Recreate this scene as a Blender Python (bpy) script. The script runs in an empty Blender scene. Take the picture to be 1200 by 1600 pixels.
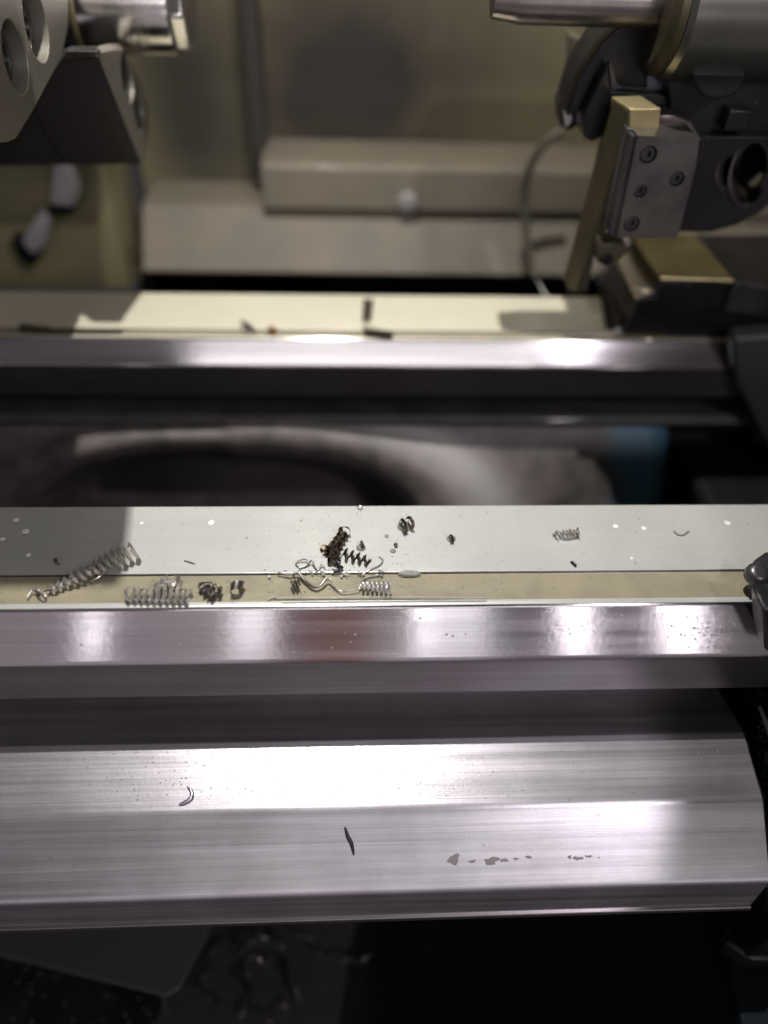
import bpy, bmesh, math, random
from mathutils import Vector, Matrix, noise as mnoise
random.seed(11)
S = bpy.context.scene
R = math.radians

# ------------------------------------------------------------------ camera
FPX = 1200.0
CAM = Vector((0, 0, 0.36))
fwd = Vector((0.049, 0.7062, -0.7063)).normalized()
up = Vector((0.004, 0.7065, 0.7077)); up = (up - fwd * up.dot(fwd)).normalized()
rgt = fwd.cross(up)
cd = bpy.data.cameras.new('camera'); cam = bpy.data.objects.new('camera', cd)
S.collection.objects.link(cam); S.camera = cam
M = Matrix.Identity(4)
for i in range(3):
    M[i][0] = rgt[i]; M[i][1] = up[i]; M[i][2] = -fwd[i]; M[i][3] = CAM[i]
cam.matrix_world = M
cd.sensor_fit = 'VERTICAL'; cd.sensor_height = 36; cd.sensor_width = 27; cd.lens = 27
cd.clip_start = 0.01; cd.clip_end = 50
cd.dof.use_dof = True; cd.dof.focus_distance = 0.482; cd.dof.aperture_fstop = 1.6

# ------------------------------------------------------------------ light
W = bpy.data.worlds.new('World'); S.world = W; W.use_nodes = True
wn = W.node_tree.nodes; wl = W.node_tree.links
WBG = wn['Background']; # the workshop hall around the machine: dim everywhere, brighter in front of the machine where its door stands open
def world():
    WBG.inputs['Strength'].default_value = 1.0
    tc = wn.new('ShaderNodeTexCoord'); sp = wn.new('ShaderNodeSeparateXYZ'); wl.new(tc.outputs['Generated'], sp.inputs[0])
    def mth(op, a, b=None, c=None, clamp=False):
        m = wn.new('ShaderNodeMath'); m.operation = op; m.use_clamp = clamp
        for i, v in enumerate((a, b, c)):
            if v is None: continue
            if isinstance(v, (int, float)): m.inputs[i].default_value = v
            else: wl.new(v, m.inputs[i])
        return m.outputs[0]
    ny = mth('MULTIPLY', sp.outputs['Y'], -1.0)
    az = mth('DIVIDE', sp.outputs['X'], mth('MAXIMUM', ny, .05))
    front = mth('MULTIPLY', mth('MULTIPLY_ADD', ny, 2.5, -.6, True), mth('MULTIPLY_ADD', sp.outputs['Z'], -5.0, 2.1, True))
    cr = wn.new('ShaderNodeValToRGB'); wl.new(mth('MULTIPLY_ADD', az, .5, .5, True), cr.inputs['Fac'])
    st = [(-1.0, (.16, .15, .15)), (-.5, (.30, .27, .29)), (-.3, (.34, .30, .33)), (-.13, (.36, .34, .36)), (-.10, (.16, .12, .14)), (-.045, (.16, .10, .11)),
          (-.035, (.17, .07, .06)), (.02, (.17, .075, .07)), (.05, (.34, .32, .34)), (.19, (.36, .34, .37)), (.22, (.12, .10, .13)), (.47, (.13, .11, .13)), (.50, (.16, .15, .15)), (1.0, (.10, .095, .10))]
    el = cr.color_ramp.elements
    for i, (p, c) in enumerate(st):
        e = el[i] if i < 2 else el.new(p * .5 + .5)
        e.position = p * .5 + .5; e.color = (*c, 1)
    mx = wn.new('ShaderNodeMix'); mx.data_type = 'RGBA'; wl.new(front, mx.inputs['Factor'])
    mx.inputs[6].default_value = (.030, .028, .028, 1); wl.new(cr.outputs['Color'], mx.inputs[7]); wl.new(mx.outputs[2], WBG.inputs['Color'])
world()

def area(name, loc, target, sx, sy, watts, col=(1, 1, 1), spread=180):
    l = bpy.data.lights.new(name, 'AREA'); l.shape = 'RECTANGLE'; l.size = sx; l.size_y = sy
    l.energy = watts; l.color = col; l.spread = R(spread)
    o = bpy.data.objects.new(name, l); S.collection.objects.link(o); o.location = loc
    o.rotation_euler = (Vector(target) - Vector(loc)).to_track_quat('-Z', 'Y').to_euler()
    return o
# the machine's work light over the bed, the strip light over the cover, the hall's lamps behind the camera, and a fill for the cover
area('work_light', (-0.05, 0.60, 1.15), (-.02, 0.45, 0), 0.012, 0.012, 3.5, (1, .98, .95), 72)
area('strip_light', (-0.08, 0.20, 1.0), (-0.08, 0.22, -0.1), 1.25, 0.14, .27, (1, .98, 1))
area('spot_lamp', (-0.03, 0.24, 1.0), (0, 0.22, -0.1), 0.09, 0.10, .10, (1, .98, .98))
area('door_lamp', (0.717, -0.75, 1.20), (0.1, 0.22, -0.1), 0.04, 0.04, 8, (1, .95, 1))
area('ceiling_lamp', (0.05, 1.05, 1.55), (0, 0.4, 0), 1.0, 0.5, 3.6, (1, .97, .87))
area('ceiling_tube', (0.50, -3.0, 1.72), (0.2, 0.3, 0), 2.87, 0.50, 15, (1, .98, .97))
area('cover_fill', (-0.5, -1.1, 1.6), (0, 0.2, -.1), 1.3, 0.6, .45, (.98, .95, 1))  # unseen fill added to lift the cover's front facet
area('hall_lamp', (0.67, -1.5, 0.17), (0.1, 0.3, 0), 0.06, 0.24, .55, (1, .95, 1))
area('hall_lamp', (0.985, -1.5, 0.17), (0.1, 0.3, 0), 0.09, 0.24, .75, (1, .95, 1))
area('hall_lamp', (0.31, -1.5, 0.17), (0.1, 0.3, 0), 0.19, 0.24, .34, (.95, .95, 1))
area('hall_lamp', (0.22, -1.5, 0.17), (0.1, 0.3, 0), 0.015, 0.24, .14, (1, 1, 1))
area('hall_lamp', (-0.27, -1.5, 0.17), (0.1, 0.3, 0), 0.12, 0.24, .26, (1, .97, 1))
area('hall_lamp', (-0.72, -1.5, 0.17), (0.1, 0.3, 0), 0.05, 0.24, .20, (1, .97, 1))
S.view_settings.view_transform = 'Standard'; S.view_settings.look = 'None'
S.view_settings.exposure = 0.0; S.view_settings.gamma = 1
S.cycles.use_denoising = True
S.cycles.max_bounces = 8
S.cycles.caustics_reflective = False; S.cycles.caustics_refractive = False

# ------------------------------------------------------------------ helpers
def ray(px, py):
    return fwd + rgt * ((px - 600) / FPX) + up * ((800 - py) / FPX)
def at(px, py, X=None, Y=None, Z=None, d=None):
    r = ray(px, py)
    if d is not None: t = d
    elif X is not None: t = (X - CAM.x) / r.x
    elif Y is not None: t = (Y - CAM.y) / r.y
    else: t = (Z - CAM.z) / r.z
    return CAM + r * t
def onplane(px, py, p0, n):
    r = ray(px, py); n = Vector(n)
    return CAM + r * ((Vector(p0) - CAM).dot(n) / r.dot(n))

def thing(name, label, cat, loc, group=None, kind=None):
    o = bpy.data.objects.new(name, None); S.collection.objects.link(o)
    o.empty_display_size = 0.01
    o.location = loc; o['label'] = label; o['category'] = cat
    if group: o['group'] = group
    if kind: o['kind'] = kind
    return o
def tag(o, label, cat, group=None, kind=None):
    o['label'] = label
    if cat: o['category'] = cat
    if group: o['group'] = group
    if kind: o['kind'] = kind
    return o
def wloc(o):
    v = Vector(o.location)
    while o.parent: o = o.parent; v += Vector(o.location)
    return v
def mesh(name, vf, mat, parent=None, bevel=0.0, seg=2, smooth=True, solid=0.0, origin=None, angle=35):
    v, f = vf[0], vf[1]
    if parent is None:
        if origin is None:
            xs = [p[0] for p in v]; ys = [p[1] for p in v]; zs = [p[2] for p in v]
            origin = Vector(((min(xs) + max(xs)) / 2, (min(ys) + max(ys)) / 2, min(zs)))
        org = Vector(origin)
    else: org = wloc(parent)
    me = bpy.data.meshes.new(name)
    me.from_pydata([tuple(Vector(p) - org) for p in v], [], f)
    bm = bmesh.new(); bm.from_mesh(me); bmesh.ops.recalc_face_normals(bm, faces=bm.faces[:]); bm.to_mesh(me); bm.free()
    me.materials.append(mat)
    if smooth:
        for p in me.polygons: p.use_smooth = True
        me.set_sharp_from_angle(angle=R(angle))
    o = bpy.data.objects.new(name, me); S.collection.objects.link(o)
    if parent is None: o.location = org
    else: o.parent = parent
    if solid:
        m = o.modifiers.new('s', 'SOLIDIFY'); m.thickness = solid; m.offset = 0
    if bevel:
        m = o.modifiers.new('b', 'BEVEL'); m.width = bevel; m.segments = seg; m.limit_method = 'ANGLE'; m.angle_limit = R(30)
        m.harden_normals = False
    if smooth:
        m = o.modifiers.new('w', 'WEIGHTED_NORMAL'); m.keep_sharp = True
    return o
def join(*vfs):
    V, F = [], []
    for v, f in vfs:
        n = len(V); V += [Vector(p) for p in v]; F += [tuple(i + n for i in q) for q in f]
    return V, F
def box(x0, x1, y0, y1, z0, z1):
    v = [Vector((x, y, z)) for x in (x0, x1) for y in (y0, y1) for z in (z0, z1)]
    return v, [(0, 1, 3, 2), (4, 6, 7, 5), (0, 4, 5, 1), (2, 3, 7, 6), (0, 2, 6, 4), (1, 5, 7, 3)]
def prism(poly, vec):
    n = len(poly); vec = Vector(vec)
    v = [Vector(p) for p in poly] + [Vector(p) + vec for p in poly]
    return v, [tuple(range(n)), tuple(range(2 * n - 1, n - 1, -1))] + [(i, (i + 1) % n, n + (i + 1) % n, n + i) for i in range(n)]
def frame(d):
    d = Vector(d).normalized(); a = Vector((0, 0, 1)) if abs(d.z) < 0.9 else Vector((0, 1, 0))
    u = d.cross(a).normalized(); return d, u, d.cross(u)
def lathe(p, d, prof, n=40, caps=True):
    """prof: list of (distance along d, radius)"""
    d, u, w = frame(d); V, F = [], []
    for s, r in prof:
        for k in range(n):
            a = 2 * math.pi * k / n
            V.append(Vector(p) + d * s + (u * math.cos(a) + w * math.sin(a)) * r)
    m = len(prof)
    for j in range(m - 1):
        for k in range(n):
            F.append((j * n + k, j * n + (k + 1) % n, (j + 1) * n + (k + 1) % n, (j + 1) * n + k))
    if caps: F.append(tuple(range(n))); F.append(tuple(range((m - 1) * n, m * n)))
    return V, F
def tube(path, r, n=7, rad=None):
    P = [Vector(p) for p in path]; V, F = [], []; m = len(P); pu = None
    for i, p in enumerate(P):
        d = (P[min(i + 1, m - 1)] - P[max(i - 1, 0)]).normalized()
        if pu is None: _, u, w = frame(d)
        else: u = (pu - d * pu.dot(d)).normalized(); w = d.cross(u)
        pu = u; rr = r * (rad(i / (m - 1)) if rad else 1)
        for k in range(n):
            a = 2 * math.pi * k / n; V.append(p + (u * math.cos(a) + w * math.sin(a)) * rr)
    for i in range(m - 1):
        for k in range(n):
            F.append((i * n + k, i * n + (k + 1) % n, (i + 1) * n + (k + 1) % n, (i + 1) * n + k))
    F.append(tuple(range(n))); F.append(tuple(range((m - 1) * n, m * n)))
    return V, F
def spline(pts, k=8):
    P = [Vector(p) for p in pts]; P = [P[0] * 2 - P[1]] + P + [P[-1] * 2 - P[-2]]; out = []
    for i in range(1, len(P) - 2):
        a, b, c, d = P[i - 1:i + 3]
        for j in range(k):
            t = j / k
            out.append(0.5 * ((2 * b) + (c - a) * t + (2 * a - 5 * b + 4 * c - d) * t * t + (3 * b - a - 3 * c + d) * t ** 3))
    out.append(P[-2]); return out
def fillet(pts, radii, seg=5):
    """closed 2-D polygon with rounded corners"""
    out = []; n = len(pts)
    for i in range(n):
        p = Vector(pts[i]); a = Vector(pts[i - 1]); b = Vector(pts[(i + 1) % n]); r = radii[i] if i < len(radii) else 0
        if r <= 0: out.append(p); continue
        da = (a - p).normalized(); db = (b - p).normalized()
        for j in range(seg + 1):
            t = j / seg; q = p + da * r * (1 - t) ** 2 + db * r * t ** 2; out.append(q)
    return out
def extrude_x(prof, x0, x1):
    return prism([Vector((x0, p[0], p[1])) for p in prof], (x1 - x0, 0, 0))
def cut(o, cutters):
    """real recesses: boolean difference applied to the mesh, cutters removed"""
    for c in cutters:
        me = bpy.data.meshes.new('c'); me.from_pydata([tuple(Vector(p) - wloc(o)) for p in c[0]], [], c[1])
        bm = bmesh.new(); bm.from_mesh(me); bmesh.ops.recalc_face_normals(bm, faces=bm.faces[:]); bm.to_mesh(me); bm.free()
        co = bpy.data.objects.new('c', me); S.collection.objects.link(co)
        co.parent = o.parent; co.location = o.location
        mods = [(m.type, {k: getattr(m, k) for k in ('width', 'segments', 'limit_method', 'angle_limit')} if m.type == 'BEVEL' else {}) for m in o.modifiers]
        o.modifiers.clear()
        m = o.modifiers.new('x', 'BOOLEAN'); m.object = co; m.operation = 'DIFFERENCE'; m.solver = 'EXACT'
        bpy.context.view_layer.update()
        dg = bpy.context.evaluated_depsgraph_get()
        nm = bpy.data.meshes.new_from_object(o.evaluated_get(dg)); o.modifiers.clear(); o.data = nm
        for p in nm.polygons: p.use_smooth = True
        nm.set_sharp_from_angle(angle=R(35))
        bpy.data.objects.remove(co)
        for t, kw in mods:
            if t == 'BEVEL':
                m = o.modifiers.new('b', t)
                for k, x in kw.items(): setattr(m, k, x)
            elif t == 'WEIGHTED_NORMAL': m = o.modifiers.new('w', t); m.keep_sharp = True
    return o

# ------------------------------------------------------------------ materials
def mat(name, col, rough=0.5, metal=0.0, coat=0.0, aniso=0.0, streak=0.0, streak_scale=(3, 420, 420), grain=0.0, grain_scale=300,
        var=None, var_scale=8, rough_var=0.0, bump_dist=0.0002, spec=0.5, tangent=None, specks=None, trans=0.0, mapscale=(1, 1, 1)):
    m = bpy.data.materials.new(name); m.use_nodes = True; n = m.node_tree.nodes; l = m.node_tree.links
    b = n['Principled BSDF']; b.inputs['Metallic'].default_value = metal
    b.inputs['Roughness'].default_value = rough; b.inputs['Specular IOR Level'].default_value = spec
    b.inputs['Coat Weight'].default_value = coat; b.inputs['Coat Roughness'].default_value = 0.08
    b.inputs['Transmission Weight'].default_value = trans
    if aniso: b.inputs['Anisotropic'].default_value = aniso
    tc = n.new('ShaderNodeTexCoord')
    mp0 = n.new('ShaderNodeMapping'); mp0.inputs['Scale'].default_value = mapscale; l.new(tc.outputs['Object'], mp0.inputs['Vector'])
    def nz(scale, det=4, vec=None, rgh=0.6):
        t = n.new('ShaderNodeTexNoise'); t.inputs['Scale'].default_value = scale; t.inputs['Detail'].default_value = det
        t.inputs['Roughness'].default_value = rgh
        l.new(vec or mp0.outputs['Vector'], t.inputs['Vector']); return t
    def ramp(src, a, b_, ca, cb):
        r = n.new('ShaderNodeMapRange'); r.inputs['From Min'].default_value = a; r.inputs['From Max'].default_value = b_
        r.inputs['To Min'].default_value = ca; r.inputs['To Max'].default_value = cb; l.new(src, r.inputs['Value']); return r.outputs['Result']
    def mix(fac, c1, c2):
        x = n.new('ShaderNodeMix'); x.data_type = 'RGBA'; l.new(fac, x.inputs['Factor'])
        for s, c in ((6, c1), (7, c2)):
            if isinstance(c, tuple): x.inputs[s].default_value = (*c, 1)
            else: l.new(c, x.inputs[s])
        return x.outputs[2]
    cur = tuple(col)
    if var:
        cur = mix(ramp(nz(var_scale, 6).outputs['Fac'], .38, .66, 0, 1), cur, tuple(var))
    if specks:
        sc, thr, scol = specks
        cur = mix(ramp(nz(sc, 3).outputs['Fac'], thr, thr + .06, 0, 1), cur, tuple(scol))
    h = None
    if streak:
        mp = n.new('ShaderNodeMapping'); mp.inputs['Scale'].default_value = streak_scale; l.new(tc.outputs['Object'], mp.inputs['Vector'])
        st = nz(1.0, 5, mp.outputs['Vector'], .7)
        mp2 = n.new('ShaderNodeMapping'); mp2.inputs['Scale'].default_value = (streak_scale[0] * .5, streak_scale[1] * .16, streak_scale[2] * .16); l.new(tc.outputs['Object'], mp2.inputs['Vector'])
        st2 = nz(1.0, 5, mp2.outputs['Vector'], .6)
        f = ramp(st2.outputs['Fac'], .35, .65, 1 - streak, 1 + streak * .3)
        f2 = ramp(st.outputs['Fac'], .3, .7, 1 - streak, 1 + streak * .3)
        mm = n.new('ShaderNodeMath'); mm.operation = 'MULTIPLY'; l.new(f, mm.inputs[0]); l.new(f2, mm.inputs[1])
        vm = n.new('ShaderNodeVectorMath'); vm.operation = 'SCALE'; l.new(mm.outputs[0], vm.inputs['Scale'])
        if isinstance(cur, tuple): vm.inputs[0].default_value = cur
        else: l.new(cur, vm.inputs[0])
        cur = vm.outputs[0]; h = st.outputs['Fac']
        if rough_var:
            l.new(ramp(st2.outputs['Fac'], .3, .7, rough - rough_var, rough + rough_var), b.inputs['Roughness'])
    elif rough_var:
        l.new(ramp(nz(25, 5).outputs['Fac'], .3, .7, rough - rough_var, rough + rough_var), b.inputs['Roughness'])
    if isinstance(cur, tuple): b.inputs['Base Color'].default_value = (*cur, 1)
    else: l.new(cur, b.inputs['Base Color'])
    if grain or h is not None:
        bp = n.new('ShaderNodeBump'); bp.inputs['Distance'].default_value = bump_dist
        bp.inputs['Strength'].default_value = grain if grain else 0.25
        if grain and h is None: l.new(nz(grain_scale, 4).outputs['Fac'], bp.inputs['Height'])
        elif grain:
            ad = n.new('ShaderNodeMath'); ad.operation = 'ADD'; l.new(h, ad.inputs[0]); l.new(nz(grain_scale, 4).outputs['Fac'], ad.inputs[1]); l.new(ad.outputs[0], bp.inputs['Height'])
        else: l.new(h, bp.inputs['Height'])
        l.new(bp.outputs['Normal'], b.inputs['Normal'])
    if aniso and tangent:
        cx = n.new('ShaderNodeCombineXYZ'); cx.inputs[0].default_value, cx.inputs[1].default_value, cx.inputs[2].default_value = tangent
        l.new(cx.outputs[0], b.inputs['Tangent'])
    return m

M_WAY = mat('ground_way_film', (.52, .515, .485), .28, .30, coat=.6, streak=.05, streak_scale=(2, 90, 90), grain=.12, grain_scale=500, bump_dist=.00006, var=(.44, .44, .42), var_scale=9, specks=(260, .665, (.26, .24, .20)))
M_WAYR = mat('way_film_wall_tint', (.66, .61, .47), .30, .25, coat=.4, var=(.60, .56, .44), var_scale=9)  # coolant film with the cream wall's reflection put into its colour
M_FACE = mat('ground_steel_face', (.66, .615, .635), .17, 1.0, aniso=.94, tangent=(0, .707, .707), streak=.10, streak_scale=(4, 500, 500), rough_var=.05, grain=.35, grain_scale=220, bump_dist=.00005)
M_UNDER = mat('milled_underside', (.28, .26, .275), .32, .9, streak=.18, streak_scale=(5, 260, 260), var=(.25, .22, .23), var_scale=16)
M_EDGE = mat('edge_steel', (.75, .72, .73), .45, .6)
M_COVER = mat('brushed_cover_steel', (.57, .54, .58), .35, .86, aniso=.35, tangent=(0, .707, .707), streak=.17, streak_scale=(6, 1100, 1100), rough_var=.035, grain=.45, grain_scale=420, bump_dist=.0001, var=(.44, .41, .445), var_scale=14, specks=(200, .70, (.38, .35, .37)))
M_STRIP = mat('coolant_strip', (.27, .24, .165), .22, 0, coat=1, var=(.22, .195, .14), var_scale=40, specks=(260, .64, (.20, .18, .13)), grain=.6, grain_scale=50, bump_dist=.0015)
M_CAST = mat('dark_casting', (.025, .022, .022), .55, 0, grain=.8, grain_scale=120, bump_dist=.001, var=(.05, .042, .042), var_scale=30, coat=.15)
M_BLACK = mat('black_oxide', (.008, .0075, .008), .32, 0, spec=.3, coat=.12, var=(.018, .016, .018), var_scale=20, grain=.2, specks=(300, .70, (.3, .3, .3)))
M_DARKST = mat('dark_steel', (.11, .105, .11), .35, .8, var=(.06, .057, .06), var_scale=25, grain=.15)
M_GREYST = mat('grey_tool_steel', (.20, .175, .165), .33, .85, var=(.10, .088, .086), var_scale=25, grain=.2, grain_scale=500)
M_TINTST = mat('wall_tinted_steel', (.50, .42, .22), .36, .7, var=(.38, .31, .16), var_scale=22, grain=.15)  # steel with the cream wall's yellow reflection put into its colour
M_SHANK = mat('olive_shank', (.09, .075, .042), .42, .6, var=(.06, .05, .03), var_scale=20, grain=.15)
M_CHROME = mat('turned_steel', (.78, .75, .72), .2, 1.0, streak=.10, streak_scale=(300, 6, 6), rough_var=.03)
M_FLANK = mat('jaw_flank_dark', (.028, .026, .026), .5, .2, spec=.3)
M_JAW = mat('jaw_steel', (.31, .285, .235), .40, .6, var=(.25, .23, .19), var_scale=12, grain=.15)
M_PAINT = mat('cream_paint', (.30, .265, .145), .5, 0, coat=.1, var=(.19, .165, .10), var_scale=4)
M_SHEET = mat('stained_sheet', (.18, .15, .105), .6, 0, coat=.05, var=(.13, .11, .085), var_scale=9)
M_SEAM = mat('dark_door_post', (.06, .052, .045), .5, .1)
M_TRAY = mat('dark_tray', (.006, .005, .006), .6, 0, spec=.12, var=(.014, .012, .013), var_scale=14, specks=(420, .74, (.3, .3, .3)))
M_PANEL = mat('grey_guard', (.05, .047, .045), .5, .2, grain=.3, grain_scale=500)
M_BLUE = mat('blue_paint', (.006, .011, .016), .6, 0, spec=.15, var=(.005, .008, .011), var_scale=25)
M_CHIP = mat('steel_chip', (.93, .90, .87), .2, .82, var=(.66, .61, .56), var_scale=260)
M_CHIPD = mat('blued_brown_chip', (.09, .068, .055), .22, .9, var=(.30, .23, .16), var_scale=300)
M_CHIPG = mat('dark_grey_chip', (.16, .14, .14), .3, .9, var=(.3, .27, .25), var_scale=260)
M_CHIPC = mat('copper_chip', (.45, .25, .08), .3, .8)
M_CHIPB = mat('black_sliver', (.02, .02, .022), .4, .4)
M_DROP = mat('coolant_drop', (.93, .93, .90), .03, 0, trans=.8)
M_RUST = mat('worn_spot', (.19, .17, .175), .5, .5)
M_MILK = mat('dried_drop', (.66, .65, .61), .3, 0)
M_RUBBER = mat('hose_rubber', (.09, .08, .055), .5)

# ------------------------------------------------------------------ enclosure behind the bed
YW = 0.92
enc = thing('enclosure_wall', 'cream painted inner wall of the machine enclosure, out of focus behind the rear rail', 'machine wall', (0, YW, -0.12))
mesh('wall_panel', box(-.235, .95, YW, YW + .02, -.12, .62), M_PAINT, enc)
mesh('wall_panel', box(-.95, -.255, YW - .03, YW + .02, -.12, .62), M_PAINT, enc)
post = [at(374, 0, Y=YW - .03), at(415, 0, Y=YW - .03), at(408, 325, Y=YW - .03), at(378, 325, Y=YW - .03)]
mesh('door_post', box(at(385, 150, Y=YW - .03).x, at(412, 150, Y=YW - .03).x, YW - .03, YW - .001, .0, .62), M_SEAM, enc, bevel=.002)
mesh('side_panel', box(-.60, at(205, 390, Y=.86).x - .001, .83, .846, -.10, at(205, 262, Y=.86).z + .3), M_PAINT, enc, bevel=.002)
bz0, bz1 = at(640, 330, Y=.84).z, at(640, 266, Y=.84).z
mesh('ledge_rail', extrude_x([(.835, bz0), (.848, bz1), (YW - .001, bz1 + .004), (YW - .001, bz0)], at(408, 300, Y=.84).x, .8), M_SHEET, enc, bevel=.004)
mesh('lower_sheet', extrude_x([(.846, bz0 - .001), (.795, at(640, 430, Y=.795).z), (.80, at(640, 430, Y=.795).z - .002), (YW - .001, bz0 - .03), (YW - .001, bz0 - .001)], at(228, 390, Y=.83).x, .8), M_SHEET, enc, bevel=.003)
mesh('gap_shade', box(at(205, 390, Y=.90).x, .95, YW - .02, YW - .001, -.3, at(640, 431, Y=.86).z), M_TRAY, enc)  # dark sheets added for the shade in the gap behind the rear rail
mesh('gap_shade', box(at(205, 390, Y=.90).x, .95, .70, YW - .001, -.31, -.30), M_TRAY, enc)
p = at(637, 315, Y=.838)
mesh('screw_head', lathe(p, (0, -1, 0), [(0, .011), (.004, .011), (.007, .006)], 20), mat('white_glint', (.36, .34, .32), .4), enc)  # the screw's soft glint is put into its pale colour
# dark floor of the sump
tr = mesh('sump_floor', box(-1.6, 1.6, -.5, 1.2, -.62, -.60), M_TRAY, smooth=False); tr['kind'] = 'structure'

# ------------------------------------------------------------------ unseen plates over the bed, added and shaped to cast the hard shade edges
hg = mesh('rail_shade_plate', prism([Vector(p) for p in ((-1, .417, .43), (-.103, .417, .43), (-.108, .46, .43), (-.14, .53, .43), (-.183, .59, .43), (-.183, 1.1, .43), (-1, 1.1, .43))], (0, 0, .02)), M_SHEET, bevel=.002)
tag(hg, 'unseen plate above the chuck, added to shade the left end of the rails', 'shade plate')
ds = mesh('cover_shade_plate', box(.415, 1.0, -.62, .02, .42, .43), M_SHEET, bevel=.001)
tag(ds, 'unseen plate over the right end of the cover, added to shade it', 'cover shade plate')
# ------------------------------------------------------------------ bed
XL, XR = -.75, .75
bed = thing('lathe_bed', 'heavy machine bed with two pale ground rails and a dark casting between them', 'lathe bed', (0, .45, -.6))
fp = fillet([(.366, 0), (.3075, 0), (.3075, -.004), (.2865, -.004), (.2865, -.0008), (.282, -.0008), (.265, -.0325), (.265, -.0695), (.312, -.072), (.312, -.6), (.345, -.6), (.345, -.045), (.366, -.045)],
            [.0006, .0005, 0, 0, .0004, .0022, .0024, .001, 0, 0, 0, 0, 0])
def rail(name, prof, mats, pick, parent):
    v, f = extrude_x(prof, XL, XR)
    o = mesh(name, (v, f), mats[0], parent)
    for m in mats[1:]: o.data.materials.append(m)
    for p in o.data.polygons:
        c = p.center + wloc(o); p.material_index = pick(p.normal, c)
    return o
def pick_front(n, c):
    if c.z > -.0045 and n.z > .95: return 0 if c.y > .30 or c.y < .2866 else 0
    if c.z < -.034: return 2
    if c.y < .2866: return 1
    return 2
fr = rail('front_rail', fp, [M_WAY, M_FACE, M_UNDER], pick_front, bed)
fr['label'] = 'sharp pale front rail with the chips on it'
st = mesh('coolant_channel', box(XL, XR, .2868, .3073, -.0039, -.0016), M_STRIP, fr, smooth=False)
st['label'] = 'tan coolant filled channel of the front rail'
rp = fillet([(.644, 0), (.583, 0), (.583, -.003), (.574, -.003), (.574, -.0008), (.571, -.0008), (.559, -.0215), (.559, -.052), (.60, -.056), (.60, -.6), (.63, -.6), (.63, -.045), (.644, -.045)],
            [.0006, .0005, 0, 0, .0004, .002, .002, .001, 0, 0, 0, 0, 0])
def pick_rear(n, c):
    if c.z > -.0045 and n.z > .95: return 0
    if c.z < -.023: return 2
    if c.y < .5741: return 1
    return 2
rr = rail('rear_rail', rp, [M_WAYR, M_FACE, M_UNDER], pick_rear, bed)
rr['label'] = 'blurred cream rail farther back'
mesh('coolant_channel', box(XL, XR, .5743, .5828, -.0029, -.0012), M_STRIP, rr, smooth=False)

# dark casting web between the rails: a sheet with an arched opening and a thick rolled lip
WR = []
def web():
    NX, NS = 150, 44; V, F = [], []; WR.clear()
    top = Vector((0, .572, -.088)); dn = Vector((0, -.50, -.86)).normalized(); nn = Vector((0, -.86, .50)).normalized()
    L = .21; x0, x1 = -.62, .314
    for j in range(NS + 1):
        s = L * j / NS
        for i in range(NX + 1):
            x = x0 + (x1 - x0) * i / NX
            # signed distance to the arched hole
            cx, hw = -.115, .195
            yy = s - .115
            q = ((abs(x - cx) / hw) ** 2.6 + (max(0, -yy) / .085) ** 2.2) ** .45 if yy < 0 else abs(x - cx) / hw
            e = (q - 1)
            depth = 0
            if e < 0: depth = -.085 * min(1, (-e) / (.22 if x < cx else .34)) ** (1.0 if x < cx else 1.4)
            lw = .16 if x < cx else .24
            lip = .015 * math.exp(-((e - .16) / lw) ** 2)
            fl = .012 * mnoise.noise(Vector((x * 7, s * 9, 2)))
            rim = .0
            if x > x1 - .02: rim = -.012 * ((x - x1 + .02) / .02) ** 2
            WR.append(math.exp(-((e - .42) / (.14 + .10 * s / L)) ** 2) * min(1, max(0, (x - cx - .05) / .10)))
            p = top + dn * s + nn * (depth + lip + fl * .5 + rim); p.x = x; V.append(p)
    for j in range(NS):
        for i in range(NX):
            a = j * (NX + 1) + i; F.append((a, a + 1, a + NX + 2, a + NX + 1))
    return V, F
M_WEB = mat('web_casting', (.12, .10, .095), .5, .0, coat=.2, grain=.5, grain_scale=90, bump_dist=.0008, var=(.05, .042, .04), var_scale=34)
M_WEB.node_tree.nodes['Principled BSDF'].inputs['Coat Roughness'].default_value = .35
# chipped blue paint towards the right end of the casting (real paint with its own outline)
def wall_shade(m, c, sx, sz, col):  # paints a soft dark ellipse of shade into the base colour
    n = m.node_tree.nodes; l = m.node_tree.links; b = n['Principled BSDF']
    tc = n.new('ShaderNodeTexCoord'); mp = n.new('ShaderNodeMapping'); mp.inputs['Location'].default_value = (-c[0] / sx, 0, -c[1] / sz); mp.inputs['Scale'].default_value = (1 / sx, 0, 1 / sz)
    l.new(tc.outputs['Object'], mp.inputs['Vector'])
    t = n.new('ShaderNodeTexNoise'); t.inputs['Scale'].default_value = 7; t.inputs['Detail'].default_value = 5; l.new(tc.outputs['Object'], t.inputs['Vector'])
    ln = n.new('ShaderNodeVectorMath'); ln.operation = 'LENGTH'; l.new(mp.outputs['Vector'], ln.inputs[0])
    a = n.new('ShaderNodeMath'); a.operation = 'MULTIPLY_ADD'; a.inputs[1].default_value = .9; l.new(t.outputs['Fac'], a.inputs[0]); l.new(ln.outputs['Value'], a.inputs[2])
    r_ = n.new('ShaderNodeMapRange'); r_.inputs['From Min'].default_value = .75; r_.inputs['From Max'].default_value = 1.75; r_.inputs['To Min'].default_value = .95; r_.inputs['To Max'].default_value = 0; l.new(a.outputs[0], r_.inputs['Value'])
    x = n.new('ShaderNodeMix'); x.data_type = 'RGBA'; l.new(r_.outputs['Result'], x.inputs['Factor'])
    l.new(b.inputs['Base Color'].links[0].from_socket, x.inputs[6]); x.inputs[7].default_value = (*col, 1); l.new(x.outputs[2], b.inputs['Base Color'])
M_PAINTW = M_PAINT.copy()
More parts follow.
